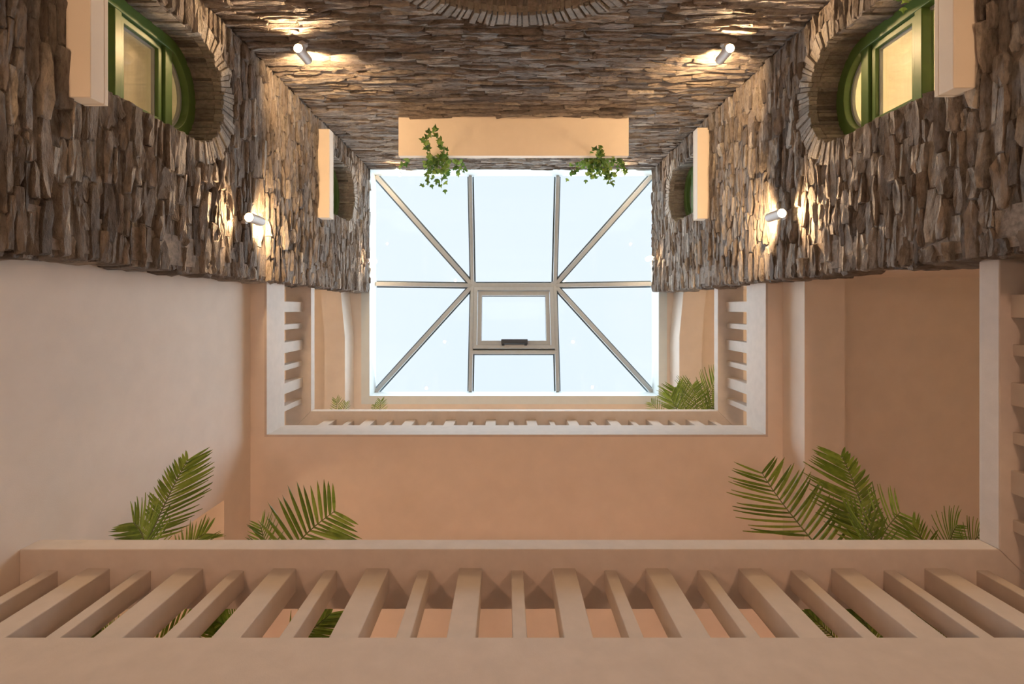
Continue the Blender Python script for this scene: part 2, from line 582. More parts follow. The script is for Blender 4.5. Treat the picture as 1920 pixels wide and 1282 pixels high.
def make_proto(seed):
    r = random.Random(seed)
    # irregular, nearly rectangular slab with ragged ends: 5 points along each long side
    xs = [-0.5, -0.27, 0.0, 0.26, 0.5]
    out = []
    e0, e1 = r.uniform(0.16, 0.44), r.uniform(0.16, 0.44)
    for i, x in enumerate(xs):
        hz = (e0, 0.5, 0.5, 0.5, e1)[i]
        out.append((x + r.uniform(-0.03, 0.03), -hz + r.uniform(-0.09, 0.07)))
    for i, x in reversed(list(enumerate(xs))):
        hz = (e0, 0.5, 0.5, 0.5, e1)[i]
        out.append((x + r.uniform(-0.03, 0.03), hz + r.uniform(-0.07, 0.09)))
    n = len(out)
    tx, tz = r.uniform(-0.5, 0.5), r.uniform(-0.7, 0.7)
    v = [(x * 1.02, -0.9, z * 1.02) for x, z in out]
    for x, z in out:
        v.append((x, 0.70 + tx * x + tz * z + r.uniform(-0.18, 0.14), z * 0.99))
    for x, z in out:
        k = r.uniform(0.70, 0.88)
        v.append((x * (0.9 + 0.05 * k), 1.0 + tx * x + tz * z + r.uniform(-0.20, 0.20), z * k))
    v.append((r.uniform(-.2, .2), 1.0 + r.uniform(-0.2, 0.2), r.uniform(-.1, .1)))
    f = []
    for L in (0, 1):
        for k in range(n):
            k2 = (k + 1) % n
            f.append((L * n + k, L * n + k2, (L + 1) * n + k2, (L + 1) * n + k))
    for k in range(n):
        f.append((2 * n + k, 2 * n + (k + 1) % n, 3 * n))
    return np.array(v), f


PROTO = [make_proto(100 + i) for i in range(28)]
PROTO_ME = {}


def proto_mesh(i, mat):
    key = (i, mat)
    if key not in PROTO_ME:
        v, f = PROTO[i]
        me = bpy.data.meshes.new('stone')
        me.from_pydata([tuple(p) for p in v], [], f)
        bm = bmesh.new(); bm.from_mesh(me)
        bmesh.ops.recalc_face_normals(bm, faces=bm.faces)
        # open back: keep the face towards +y outward
        if sum(fc.normal.y for fc in bm.faces) < 0:
            bmesh.ops.reverse_faces(bm, faces=bm.faces)
        bm.to_mesh(me); bm.free()
        me.materials.append(M[mat])
        PROTO_ME[key] = me
    return PROTO_ME[key]


def rows(s0, s1, z0, z1, blocked, hmin, hmax, lmin, lmax):
    out = []
    z = z0
    while z < z1:
        h = random.uniform(hmin, hmax)
        if z + h > z1: h = max(z1 - z, 0.02)
        segs = [(s0, s1)]
        for (b0, b1) in blocked(z, z + h):
            ns = []
            for (p, q) in segs:
                if b1 <= p or b0 >= q:
                    ns.append((p, q)); continue
                if b0 > p: ns.append((p, b0))
                if b1 < q: ns.append((b1, q))
            segs = ns
        for (p, q) in segs:
            s = p
            while s < q - 1e-4:
                L = random.uniform(lmin, lmax) * (0.7 + h / hmax * 0.5)
                if q - (s + L) < lmin * 0.7: L = q - s
                if L > 0.015:
                    big = random.random() < 0.07
                    hh = h * (random.uniform(1.3, 1.8) if big else random.uniform(0.92, 1.14))
                    out.append((s + L / 2, z + h / 2 + random.uniform(-.005, .005), L * 1.0, hh,
                                random.uniform(0.012, 0.040) + (0.006 if big else 0), random.randrange(len(PROTO)),
                                random.gauss(0, 0.035), random.choice((-1, 1))))
                s += L
        z += h
    return out


def place_stones(wall, lst, fn, rz, mat, limit=300, base_n=-0.02, n_axis=None):
    """nearest (largest in the picture) stones as single parts, the rest joined"""
    def score(t):
        P = Vector(fn(t[0], t[1], 0))
        u, v = VX + F * P.x / P.z, VY + F * P.y / P.z
        if not (-40 < u < 1960 and -40 < v < 1322): return 0
        dirx = abs(P.x if n_axis == 'x' else P.y)
        # projected area ~ area * (distance to wall plane)/Z^3
        return t[2] * t[3] * dirx / P.z ** 3
    lst = sorted(lst, key=score, reverse=True)
    head, tail = lst[:limit], lst[limit:]
    for (s, z, L, h, d, pi, roll, fl) in head:
        o = link_mesh('stone', proto_mesh(pi, mat), wall)
        o.location = Vector(fn(s, z, base_n)) - WL[wall]
        o.rotation_euler = (0, roll, rz)
        o.scale = (L, d, h)
    V, Fc = [], []
    n = 0
    for (s, z, L, h, d, pi, roll, fl) in tail:
        v, f = PROTO[pi]
        mtx = Euler((0, roll, rz)).to_matrix()
        R = np.array(mtx)
        w = (v * np.array([L, d, h])) @ R.T + np.array(fn(s, z, base_n)) - np.array(WL[wall])
        V.append(w)
        Fc += [tuple(i + n for i in q) for q in f]
        n += len(v)
    if V:
        me = bpy.data.meshes.new('stonework')
        me.from_pydata(np.concatenate(V).tolist(), [], Fc)
        bm = bmesh.new(); bm.from_mesh(me)
        bmesh.ops.recalc_face_normals(bm, faces=bm.faces)
        bm.to_mesh(me); bm.free()
        me.materials.append(M[mat])
        o = link_mesh('stonework', me, wall)
        tag(o, kind='stuff')


class Arch:
    """arched opening: centre s, half width w, sill z, spring z, rise"""
    def __init__(self, s, w, zsill, zspring, rise):
        self.s, self.w, self.z0, self.zs, self.r = s, w, zsill, zspring, rise

    def outline(self, grow=0.0, n=24):
        w, r = self.w + grow, self.r + grow
        z0 = self.z0 - grow
        pts = [(self.s - w, z0), (self.s + w, z0)]
        for k in range(n + 1):
            a = math.pi * k / n
            pts.append((self.s + w * math.cos(a), self.zs + r * math.sin(a)))
        return pts

    def half(self, z, grow):
        """half width blocked at height z (None = free)"""
        w, r = self.w + grow, self.r + grow
        if z < self.z0 or z > self.zs + r: return None
        if z <= self.zs: return self.w + (0.0 if grow == 0 else 0.0)
        return w * math.sqrt(max(0, 1 - ((z - self.zs) / r) ** 2))

    def block(self, z0, z1, grow):
        c = [self.half(z, grow) for z in (z0, (z0 + z1) / 2, z1)]
        c = [x for x in c if x is not None]
        if not c: return []
        k = sum(c) / len(c)
        return [(self.s - k, self.s + k)]


REC = 0.184      # depth of the window recess
RING = 0.14     # radial length of the arch stones


def wall_panel(name, fn, s0, s1, z0, z1, arches, label):
    outer = [(s0, z0), (s1, z0), (s1, z1), (s0, z1)]
    holes = [a.outline(0.0) for a in arches]
    loops = [[Vector((p[0], p[1], 0)) for p in lp] for lp in [outer] + holes]
    flat = [p for lp in loops for p in lp]
    tris = tessellate_polygon(loops)
    mm = MB()
    k = len(flat)
    vs = [fn(p.x, p.y, -0.010) for p in flat] + [fn(p.x, p.y, -0.20) for p in flat]
    fs = [tuple(t) for t in tris] + [tuple(i + k for i in t[::-1]) for t in tris]
    c = 0
    for lp in loops:
        n = len(lp)
        for i in range(n):
            fs.append((c + i, c + (i + 1) % n, k + c + (i + 1) % n, k + c + i))
        c += n
    mm.add(vs, fs)
    return struct(mm, name, 'mortar', label)


def arch_stones(wall, fn, a, big=False):
    """radiating pale stones round the arch and the blocks that line the jambs"""
    n = 34 if not big else 64
    jm = 'stone_back' if fn is not fn_back else 'stone_side'
    edges = [math.pi * (k + random.uniform(-0.2, 0.2)) / n for k in range(n + 1)]
    edges[0], edges[-1] = 0.0, math.pi
    for k in range(n):
        a0, a1 = edges[k] + 0.006, edges[k + 1] - 0.006
        rg = RING * random.uniform(0.85, 1.12)
        gi = random.uniform(-0.012, 0.004)
        prf = []
        for aa, gr in ((a0, gi), (a1, gi), (a1, rg), (a0, rg)):
            j = random.uniform(-0.004, 0.004)
            prf.append((a.s + (a.w + gr + j) * math.cos(aa), a.zs + (a.r + gr + j) * math.sin(aa)))
        MB().prism(prf, fn, -0.05, random.uniform(0.004, 0.022)).build('arch_stone', 'voussoir', wall, 0.004)
        prf = []
        for aa, gr in ((a0, gi), (a1, gi), (a1, 0.05), (a0, 0.05)):
            j = random.uniform(-0.004, 0.003)
            prf.append((a.s + (a.w + gr + j) * math.cos(aa), a.zs + (a.r + gr + j) * math.sin(aa)))
        MB().prism(prf, fn, -REC - 0.01, -0.054).build('reveal_stone', jm, wall, 0.003)
    for sd in (-1, 1):
        z = a.z0
        while z < a.zs - 0.01:
            h = random.uniform(0.035, 0.075)
            z2 = min(z + h, a.zs)
            e = a.s + sd * (a.w + random.uniform(-0.014, 0.002))
            e2 = a.s + sd * (a.w + 0.05)
            prf = [(e, z + 0.003), (e2, z + 0.003), (e2, z2 - 0.003), (e, z2 - 0.003)]
            MB().prism(prf, fn, -REC - 0.01, random.uniform(-0.02, 0.004)).build('jamb_stone', 'stone_back' if fn is not fn_back else 'stone_side', wall, 0.004)
            z = z2


SC = -1.42
side_arch = [Arch(SC, 0.34, 2.50, 3.44, 0.30), Arch(SC, 0.34, 2.50 + 3.21, 3.44 + 3.21, 0.30)]
back_arch = [Arch(0.07, 0.86, 2.50, 2.84, 0.82), Arch(0.073, 0.86, 2.50 + 3.21, 2.84 + 3.21, 0.82)]


def blocked_for(arches):
    def f(z0, z1):
        out = []
        for a in arches:
            zz = (z0 + z1) / 2
            if zz > a.zs: out += a.block(z0, z1, RING)
            else: out += a.block(z0, z1, 0.0)
        return out
    return f


wl = wall_panel('wall_left', fn_left, YB, YE, ZG, ZTOP, side_arch, 'left stone wall of rough split ledgestone')
wr = wall_panel('wall_right', fn_right, YB, YE, ZG, ZTOP, side_arch, 'right stone wall of rough split ledgestone')
wb = wall_panel('wall_back', fn_back, XL - 0.2, XR + 0.2, ZG, ZTOP, back_arch, 'back stone wall of rough split ledgestone')
PI2 = math.pi / 2
Z_ST = 1.2
place_stones(wl, rows(YB + 0.01, YE + 0.012, Z_ST, ZTOP, blocked_for(side_arch), 0.030, 0.066, 0.10, 0.30), fn_left, -PI2, 'stone_side', n_axis='x')
place_stones(wr, rows(YB + 0.01, YE + 0.012, Z_ST, ZTOP, blocked_for(side_arch), 0.030, 0.066, 0.10, 0.30), fn_right, PI2, 'stone_side', n_axis='x')
place_stones(wb, rows(XL, XR, 2.4, ZTOP, blocked_for(back_arch), 0.026, 0.056, 0.12, 0.40), fn_back, 0, 'stone_back', n_axis='y')


def fn_end(s, z, n): return (s, YE + n, z)


# rough end faces of the two side walls
none = lambda a, b: []
place_stones(wl, rows(-2.2, XL - 0.01, Z_ST, ZTOP, none, 0.04, 0.085, 0.10, 0.22), fn_end, 0, 'stone_back', limit=0, base_n=-0.012)
place_stones(wr, rows(XR + 0.01, XR + 0.26, Z_ST, ZTOP, none, 0.04, 0.085, 0.12, 0.26), fn_end, 0, 'stone_back', limit=0, base_n=-0.012)
struct(MB().box(-2.2, XL, YE - 0.2, YE - 0.02, ZG, ZTOP), 'wall_end_left', 'mortar', 'rough end of the left stone wall')
struct(MB().box(XR + 0.0, XR + 0.26, YE - 0.2, YE - 0.02, ZG, ZTOP), 'wall_end_right', 'mortar', 'rough end of the right stone wall')

for w_, fn_, ar in ((wl, fn_left, side_arch), (wr, fn_right, side_arch), (wb, fn_back, back_arch)):
    for a in ar:
        arch_stones(w_, fn_, a, fn_ is fn_back)


# ------------------------------------------------------------------ windows in the stone walls
def arch_window(name, fn, a, label, blind=True):
    root = thing(name, fn(a.s, a.z0, -REC), label, 'window')
    tag(root, kind='structure')
    g = 0.002
    fw = 0.085
    f0, f1 = -REC - 0.085, -REC
    o1 = a.outline(-g)
    i1 = a.outline(-fw)
    fr = MB().ring(o1, i1, fn, f0, f1).build('frame', 'green', root, 0.004)
    # thin inner bead around the glazing
    MB().ring(a.outline(-fw + 0.004), a.outline(-fw - 0.016), fn, f0 + 0.012, f0 + 0.035).build('glazing_bead', 'alu', fr)
    zt = a.zs - 0.03 if a.r < 0.5 else a.zs + 0.25
    zl = min(a.z0 + 0.47, zt - 0.2)
    iw = (a.w - fw) * 0.93 + 0.004 if a.r > 0.5 else a.w - fw + 0.004
    for z, h in ((zt, 0.07), (zl, 0.055)):
        MB().prism([(a.s - iw, z), (a.s + iw, z), (a.s + iw, z + h), (a.s - iw, z + h)], fn, f0 + 0.01, f1 - 0.004).build('transom', 'green', root, 0.004)
    # opening sash in the middle light
    r_ = lambda k: [(a.s - iw + k, zl + 0.055 + k), (a.s + iw - k, zl + 0.055 + k), (a.s + iw - k, zt - k), (a.s - iw + k, zt - k)]
    sh = MB().ring(r_(0.004), r_(0.042), fn, f0 + 0.015, f1 - 0.022).build('sash', 'green', root, 0.004)
    MB().ring(r_(0.040), r_(0.050), fn, f0 + 0.02, f0 + 0.04).build('glazing_bead', 'alu', sh)
    # panes
    lo = [(a.s - iw, a.z0 + fw), (a.s + iw, a.z0 + fw), (a.s + iw, zl), (a.s - iw, zl)]
    up = [(a.s - iw, zt + 0.07), (a.s + iw, zt + 0.07)]
    n = 16
    for k in range(n + 1):
        an = math.pi * k / n
        zz = max(zt + 0.07, a.zs + (a.r - fw + 0.004) * math.sin(an))
        up.append((a.s + iw * math.cos(an), zz))
    for q in (lo, r_(0.038), up):
        MB().prism(q, fn, f0 + 0.020, f0 + 0.026).build('pane', 'wglass', root)
    if blind:
        MB().prism(a.outline(-0.02), fn, f0 - 0.035, f0 - 0.03).build('blind', 'blind', root)
    return root


arch_window('window_2', fn_left, side_arch[0], 'green arched window in the left stone wall, nearer one')
arch_window('window_3', fn_left, side_arch[1], 'green arched window in the left stone wall, higher one')
arch_window('window_4', fn_right, side_arch[0], 'green arched window in the right stone wall, nearer one')
arch_window('window_5', fn_right, side_arch[1], 'green arched window in the right stone wall, higher one')
arch_window('window_6', fn_back, back_arch[0], 'wide green arched window in the back stone wall, nearer one')
arch_window('window_7', fn_back, back_arch[1], 'wide green arched window in the back stone wall, behind the long ledge')

# lit rooms behind the side windows
for nm, loc, e in (('room_light_right', (3.3, SC, 3.9), 230.0), ('room_light_left', (-3.2, SC, 3.9), 45.0)):
    ld = bpy.data.lights.new(nm, 'POINT')
    ld.energy = e; ld.color = (1.0, 0.84, 0.60); ld.shadow_soft_size = 0.15
    lo_ = bpy.data.objects.new(nm, ld); COL.objects.link(lo_); lo_.location = loc


# ================================================================== THINGS: ledges under the windows
def ledge(fn, s0, s1, z, depth, h, label, group):
    c = Vector(fn((s0 + s1) / 2, z, 0))
    root = thing('window_ledge', c, label, 'ledge', group)
    t = 0.018
    prof_o = [(s0, 0.0), (s1, 0.0), (s1, depth), (s0, depth)]
    f2 = lambda a, b, d: fn(a, d, b)
    mm = MB().prism(prof_o, f2, z, z + h)
    mm.build('ledge_body', 'ledge', root, 0.005)
    lp = MB().ring([(s0, 0.002), (s1, 0.002), (s1, depth), (s0, depth)], [(s0 + t, 0.014), (s1 - t, 0.014), (s1 - t, depth - t), (s0 + t, depth - t)], f2, z + h, z + h + 0.025)
    lp.build('raised_lip', 'ledge', root, 0.003)
    return root


G_LEDGE = 'cream ledges below the arched windows'
ledge(fn_left, -1.89, -0.952, 2.41, 0.112, 0.085, 'cream box ledge below the nearer left arched window', G_LEDGE)
ledge(fn_right, -1.89, -0.99, 2.40, 0.112, 0.085, 'cream box ledge below the nearer right arched window', G_LEDGE)
ledge(fn_left, -1.886, -0.947, 5.62, 0.128, 0.105, 'narrow cream ledge high on the left stone wall', G_LEDGE)
ledge(fn_right, -1.886, -0.930, 5.58, 0.128, 0.105, 'narrow cream ledge high on the right stone wall', G_LEDGE)
ledge(fn_back, -1.144, 1.291, 5.62, 0.42, 0.06, 'long wide cream ledge with trailing ivy on the back stone wall', G_LEDGE)


# ================================================================== THINGS: up-and-down wall lamps
def wall_lamp(fn, s, z, label, power=1.0, nrm=0.095, col=(1.0, 0.64, 0.33)):
    """z = lower end of the tube"""
    L, R = 0.19, 0.036
    base = Vector(fn(s, z + L / 2, 0))
    root = thing('wall_lamp', base, label, 'wall lamp', 'cylindrical up-and-down lamps on the stone walls')
    ax = Vector(fn(s, z, nrm))
    prof = [(R - 0.004, 0.006), (R - 0.004, 0.0), (R, 0.0), (R, L), (R - 0.004, L), (R - 0.004, L - 0.006)]
    MB().lathe(prof, ax, 24).build('housing', 'lampmetal', root, smooth=False)
    for zz in (0.005, L - 0.005):
        mm = MB()
        mm.lathe([(0.0005, zz - 0.001), (R - 0.004, zz - 0.001), (R - 0.004, zz + 0.001), (0.0005, zz + 0.001)], ax, 20)
        mm.build('lens', 'lens', root)
    a0 = Vector(fn(s, z + L / 2, -0.02)); a1 = Vector(fn(s, z + L / 2, nrm - R + 0.004))
    MB().bar(a0, a1, 0.03, 0.05).build('bracket', 'lampmetal', root, 0.003)
    MB().tube([Vector(fn(s, z + L / 2, -0.02)), Vector(fn(s, z + L / 2, 0.03))], 0.034, 16).build('wall_plate', 'lampmetal', root)
    for sgn in (-1, 1):
        ld = bpy.data.lights.new('lamp_beam', 'SPOT')
        ld.energy = LAMP_W * power
        ld.color = col
        ld.spot_size = math.radians(152)
        ld.spot_blend = 0.5
        ld.shadow_soft_size = 0.028
        lo = bpy.data.objects.new('lamp_beam', ld)
        COL.objects.link(lo)
        lo.parent = root
        lo.location = ax + Vector((0, 0, -0.004 if sgn < 0 else L + 0.004)) - base
        lo.rotation_euler = (0, 0, 0) if sgn < 0 else (math.pi, 0, 0)


for zz, dd, pw in ((3.93, 'lower one', 1.0), (7.50, 'high one by the skylight', 0.35)):
    wall_lamp(fn_left, -0.665, zz, 'glowing cylinder wall lamp on the left stone wall, ' + dd, pw)
    wall_lamp(fn_right, -0.695, zz, 'glowing cylinder wall lamp on the right stone wall, ' + dd, pw)
    wall_lamp(fn_back, -1.55, zz + 0.02, 'glowing cylinder lamp left on the back stone wall, ' + dd, pw)
    wall_lamp(fn_back, 1.66, zz + 0.02, 'glowing cylinder lamp right on the back stone wall, ' + dd, pw)
# the same lamps one floor down, beside and below the camera
for fn_, s_, dd in ((fn_left, -0.665, 'left stone wall'), (fn_right, -0.695, 'right stone wall'),
                    (fn_back, -1.55, 'back stone wall, left'), (fn_back, 1.66, 'back stone wall, right')):
    wall_lamp(fn_, s_, 0.72, 'cylinder wall lamp on the ground floor, ' + dd, 0.25)


def added_uplighter(loc, label):
    """added drum uplight on the ground floor, out of view, to warm the soffits"""
    root = thing('added_uplight', loc, label, 'floor lamp', 'added unseen uplights on the ground floor')
    c = Vector(loc)
    MB().lathe([(0.001, 0), (0.075, 0), (0.08, 0.01), (0.08, 0.15), (0.072, 0.15), (0.070, 0.115), (0.001, 0.115)], c, 24).build('drum', 'dark', root)
    MB().lathe([(0.001, 0.128), (0.068, 0.128), (0.068, 0.120), (0.001, 0.120)], c, 20).build('lens', 'lens', root)
    ld = bpy.data.lights.new('uplight_beam', 'SPOT')
    ld.energy = UPLIGHT_W; ld.color = (1.0, 0.54, 0.36)
    ld.spot_size = math.radians(130); ld.spot_blend = 0.5; ld.shadow_soft_size = 0.05
    lo = bpy.data.objects.new('uplight_beam', ld); COL.objects.link(lo)
    lo.parent = root; lo.location = (0, 0, 0.16); lo.rotation_euler = (math.pi, 0, 0)


added_uplighter((-1.62, -0.45, ZG), 'added unseen drum uplight on the ground floor near the left stone wall')
added_uplighter((1.80, -0.70, ZG), 'added unseen drum uplight on the ground floor near the right stone wall')
# unseen gallery lamps, added to brighten the soffits
wall_lamp(lambda s, z, n: (XOR - n, s, z), 0.30, 1.95, 'added unseen cylinder wall lamp on the outer wall of the right gallery', 0.15)
wall_lamp(lambda s, z, n: (XOL + n, s, z), 1.90, 1.95, 'added unseen cylinder wall lamp on the outer wall of the left gallery', 0.9)
wall_lamp(lambda s, z, n: (XOR - n, s, z), 0.30, 1.95 + STOREY, 'added unseen cylinder wall lamp on the outer wall of the upper right gallery', 1.0)
wall_lamp(lambda s, z, n: (XOL + n, s, z), 0.30, 1.95 + STOREY, 'added unseen cylinder wall lamp on the outer wall of the upper left gallery', 1.0)


for x_, dd in ((-1.6, 'left'), (1.9, 'right')):  # more added lamps out of view, lifting the front gallery ceilings
    for lv_, nm_, pw in ((0, 'lower', 1.05), (1, 'upper', 0.4)):
        wall_lamp(lambda s, z, n: (s, YO - n, z), x_, 1.95 + STOREY * lv_, 'added unseen cylinder wall lamp on the front outer wall of the ' + nm_ + ' gallery, ' + dd, pw, col=(1.0, 0.55, 0.36))


# ================================================================== THINGS: balustrades
def balustrade(lv, label, left):
    z0, z1 = ZC[lv], ZR[lv]
    th = 0.105
    root = thing('balustrade', (0.1, YF + 0.13, z0), label, 'balustrade')
    w = 0.27
    xl = XGL if left else -2.2
    # mitred hand rails
    fnp = lambda a, b, d: (a, b, d)
    if left:
        MB().prism([(xl, YF), (XGR, YF), (XGR + w, YF + w), (xl - w, YF + w)], fnp, z1, z1 + th).build('top_rail', 'rail', root, 0.005)
        MB().prism([(xl, YE), (xl, YF), (xl - w, YF + w), (xl - w, YE)], fnp, z1, z1 + th).build('top_rail', 'rail', root, 0.005)
    else:
        MB().prism([(xl, YF), (XGR, YF), (XGR + w, YF + w), (xl, YF + w)], fnp, z1, z1 + th).build('top_rail', 'rail', root, 0.005)
    MB().prism([(XGR, YE), (XGR, YF), (XGR + w, YF + w), (XGR + w, YE)], fnp, z1, z1 + th).build('top_rail', 'rail', root, 0.005)
    # posts, wide and narrow by turns
    proto = {}

    def post(x, y, wide, along):
        key = (wide, along)
        if key not in proto:
            a = 0.052 if wide else 0.0265
            d = 0.054 if wide else 0.045
            hx, hy = (a, d) if along == 'x' else (d, a)
            mm = MB().box(-hx, hx, -hy, hy, -0.006, z1 - z0 + 0.006)
            o = mm.build('post', 'rail', None, 0.004)
            COL.objects.unlink(o)
            proto[key] = o.data
            bpy.data.objects.remove(o)
        o = link_mesh('post', proto[key], root)
        o.location = Vector((x, y, z0)) - WL[root]

    yc = YF + 0.138
    k = 0
    xs = -0.1625
    n0 = -10 if True else 0
    for k in range(-11, 13):
        x = xs + 0.21 * k
        wide = (k % 2 == 0)
        if x < xl + 0.03 or x > XGR + 0.02: continue
        post(x, yc, wide, 'x')
    for k in range(0, 6):
        y = -0.005 + 0.198 * k
        wide = (k % 2 == 0)
        post(XGR + (0.138 if left else 0.105), y, wide, 'y')
        if left:
            post(XGL - 0.138, y, wide, 'y')
    return root


balustrade(0, 'pale balustrade of wide and narrow posts on the lower gallery, nearest the camera', False)
balustrade(1, 'pale balustrade of wide and narrow posts framing the upper gallery below the skylight', True)


# ================================================================== THINGS: palms
def leaflet_mesh():
    me = bpy.data.meshes.new('leaflet')
    n = 6
    v, f = [], []
    for i in range(n + 1):
        t = i / n
        w = 0.5 * (math.sin(math.pi * min(1, t * 0.92 + 0.08)) ** 0.6) * (1 - 0.25 * t)
        if i == n: w = 0.01
        z = -0.10 * t * t
        v += [(t, -w, z + 0.02), (t, 0, z), (t, w, z + 0.02)]
    for i in range(n):
        a = 3 * i
        f += [(a, a + 1, a + 4, a + 3), (a + 1, a + 2, a + 5, a + 4)]
    # y is scaled by the leaflet's width, z by its length
    me.from_pydata(v, [], f)
    me.polygons.foreach_set('use_smooth', [True] * len(me.polygons))
    me.materials.append(M['palm'])
    return me


LEAFLET = leaflet_mesh()


def bez(ps, t):
    ps = [Vector(p) for p in ps]
    while len(ps) > 1:
        ps = [ps[i].lerp(ps[i + 1], t) for i in range(len(ps) - 1)]
    return ps[0]


def frond(root, ps, leaf_from=0.45, n=22, lmax=0.26, lean=0.9, seed=0, face=None, wide=None, sides=(1.0, 1.0)):
    """ps = Bezier control points of the rachis, from the pot to the tip"""
    r = random.Random(seed)
    if wide is None: wide = min(0.023, 0.075 * lmax)
    N = 20
    pts = [bez(ps, i / N) for i in range(N + 1)]
    fr = MB().tube(pts, [0.0065 * (1 - 0.85 * i / N) + 0.001 for i in range(N + 1)], 6).build('frond', 'stem', root, smooth=True)
    off = WL[root]
    for k in range(n):
        q = k / (n - 1)
        t = leaf_from + (0.995 - leaf_from) * q
        p = bez(ps, t)
        tg = (bez(ps, min(1, t + 0.01)) - bez(ps, t - 0.01)).normalized()
        nrm = Vector(face) if face is not None else Vector((0, 0, 1))
        side = tg.cross(nrm)
        if side.length < 1e-3: side = Vector((1, 0, 0))
        side.normalize()
        nn = side.cross(tg).normalized()
        L = lmax * (0.45 + 0.75 * math.sin(math.pi * (0.12 + 0.80 * q))) / 1.15
        fw = lean * (0.65 + 0.9 * q)
        for sg in (-1, 1):
            d = (side * sg + tg * fw + nn * r.uniform(-0.10, 0.16)).normalized()
            d = (d + Vector((r.uniform(-.05, .05), r.uniform(-.05, .05), r.uniform(-.05, .05)))).normalized()
            y = nn.cross(d).normalized()
            z = d.cross(y)
            l2 = L * r.uniform(0.88, 1.08) * sides[0 if sg < 0 else 1]
            o = link_mesh('leaflet', LEAFLET, fr)
            mtx = Matrix.Identity(4)
            for c, (ax, scl) in enumerate(((d, l2), (y, wide * r.uniform(0.85, 1.15)), (z, l2))):
                for rr in range(3): mtx[rr][c] = ax[rr] * scl
            for rr in range(3): mtx[rr][3] = (p - off)[rr]
            o.matrix_local = mtx
    return fr


def palm(loc, label, fronds, group='palms standing behind the gallery rails'):
    root = thing('potted_palm', loc, label, 'potted palm', group)
    c = Vector(loc)
    pr = [(0.001, 0), (0.10, 0), (0.145, 0.27), (0.16, 0.27), (0.16, 0.31), (0.138, 0.31), (0.132, 0.26), (0.001, 0.26)]
    MB().lathe(pr, c, 24).build('pot', 'pot', root, smooth=False)
    MB().lathe([(0.001, 0.275), (0.133, 0.268)], c, 20).build('soil', 'soil', root)
    top = c + Vector((0, 0, 0.27))
    for i, fdef in enumerate(fronds):
        base, mid, tip = fdef[:3]
        kw_ = fdef[3] if len(fdef) > 3 else {}
        j = Vector((random.uniform(-.03, .03), random.uniform(-.03, .03), 0))
        b = top + j
        m1 = b.lerp(base, 0.55) + Vector((0, 0, 0.12))
        frond(root, [b, m1, base, mid, tip], seed=int(abs(loc[0]) * 100) * 31 + i, **kw_)
    return root


GZ = 1.62
palm((-1.82, 1.62, GZ), 'feathery green palm at the left end of the lower balustrade', [
    (px(285, 1015, 2.75), px(300, 950, 3.0), px(352, 862, 3.2), dict(face=(-0.4, 0.2, 1), lmax=0.25, n=24, lean=0.9, leaf_from=0.55, sides=(1.0, 0.5))),
    (px(300, 1030, 2.60), px(275, 1005, 2.68), px(250, 980, 2.74), dict(face=(0.2, 0.5, 1), lmax=0.20)),
    (px(320, 1060, 2.7), px(345, 1020, 2.85), px(385, 1000, 2.9), dict(face=(0.2, 0.5, 1), lmax=0.16)),
    (px(250, 1190, 2.55), px(200, 1175, 2.6), px(150, 1180, 2.55), dict(lmax=0.2)),
    (px(330, 1200, 2.5), px(360, 1170, 2.6), px(420, 1150, 2.65), dict(lmax=0.2)),
])
palm((-1.12, 1.66, GZ), 'feathery green palm behind the lower balustrade, second from the left wall', [
    (px(505, 1055, 2.72), px(560, 1005, 2.85), px(628, 958, 2.95), dict(face=(0.1, 0.4, 1), lmax=0.29, n=19, lean=0.35)),
    (px(500, 1060, 2.75), px(500, 1020, 2.85), px(488, 985, 2.9), dict(lmax=0.14, n=14)),
    (px(480, 1200, 2.5), px(430, 1175, 2.6), px(380, 1150, 2.65), dict(lmax=0.22)),
    (px(550, 1200, 2.55), px(590, 1180, 2.6), px(620, 1150, 2.65), dict(lmax=0.2)),
])
palm((1.78, 1.66, GZ), 'large feathery palm behind the lower balustrade at the right', [
    (px(1555, 1040, 2.9), px(1480, 975, 3.2), px(1428, 885, 3.5), dict(face=(0.2, 0.3, 1), lmax=0.31, n=22, lean=0.55)),
    (px(1625, 1030, 2.8), px(1625, 940, 3.1), px(1578, 855, 3.3), dict(face=(0.5, 0.2, 1), lmax=0.30, n=26, lean=0.75, leaf_from=0.5, sides=(0.4, 1.0))),
    (px(1660, 1040, 2.75), px(1630, 990, 2.9), px(1590, 960, 3.0), dict(face=(0.3, 0.4, 1), lmax=0.18, n=16)),
    (px(1600, 1060, 2.75), px(1650, 1000, 2.9), px(1688, 960, 3.0), dict(face=(0.0, 0.4, 1), lmax=0.24, n=20, lean=0.5)),
    (px(1560, 1200, 2.55), px(1540, 1170, 2.6), px(1510, 1145, 2.65), dict(lmax=0.18)),
    (px(1640, 1200, 2.55), px(1630, 1180, 2.6), px(1605, 1145, 2.65), dict(lmax=0.18)),
])
palm((2.28, 1.72, GZ), 'low feathery palm in the right corner of the lower gallery', [
    (px(1740, 1040, 2.8), px(1730, 1010, 2.9), px(1712, 985, 2.95), dict(lmax=0.16, n=16)),
    (px(1760, 1040, 2.8), px(1775, 1010, 2.9), px(1795, 985, 2.95), dict(lmax=0.17, n=16)),
    (px(1790, 1050, 2.8), px(1820, 1020, 2.85), px(1838, 1000, 2.9), dict(lmax=0.15, n=14)),
    (px(1770, 1200, 2.6), px(1750, 1175, 2.65), px(1715, 1150, 2.7), dict(lmax=0.18)),
])
GU = 4.79
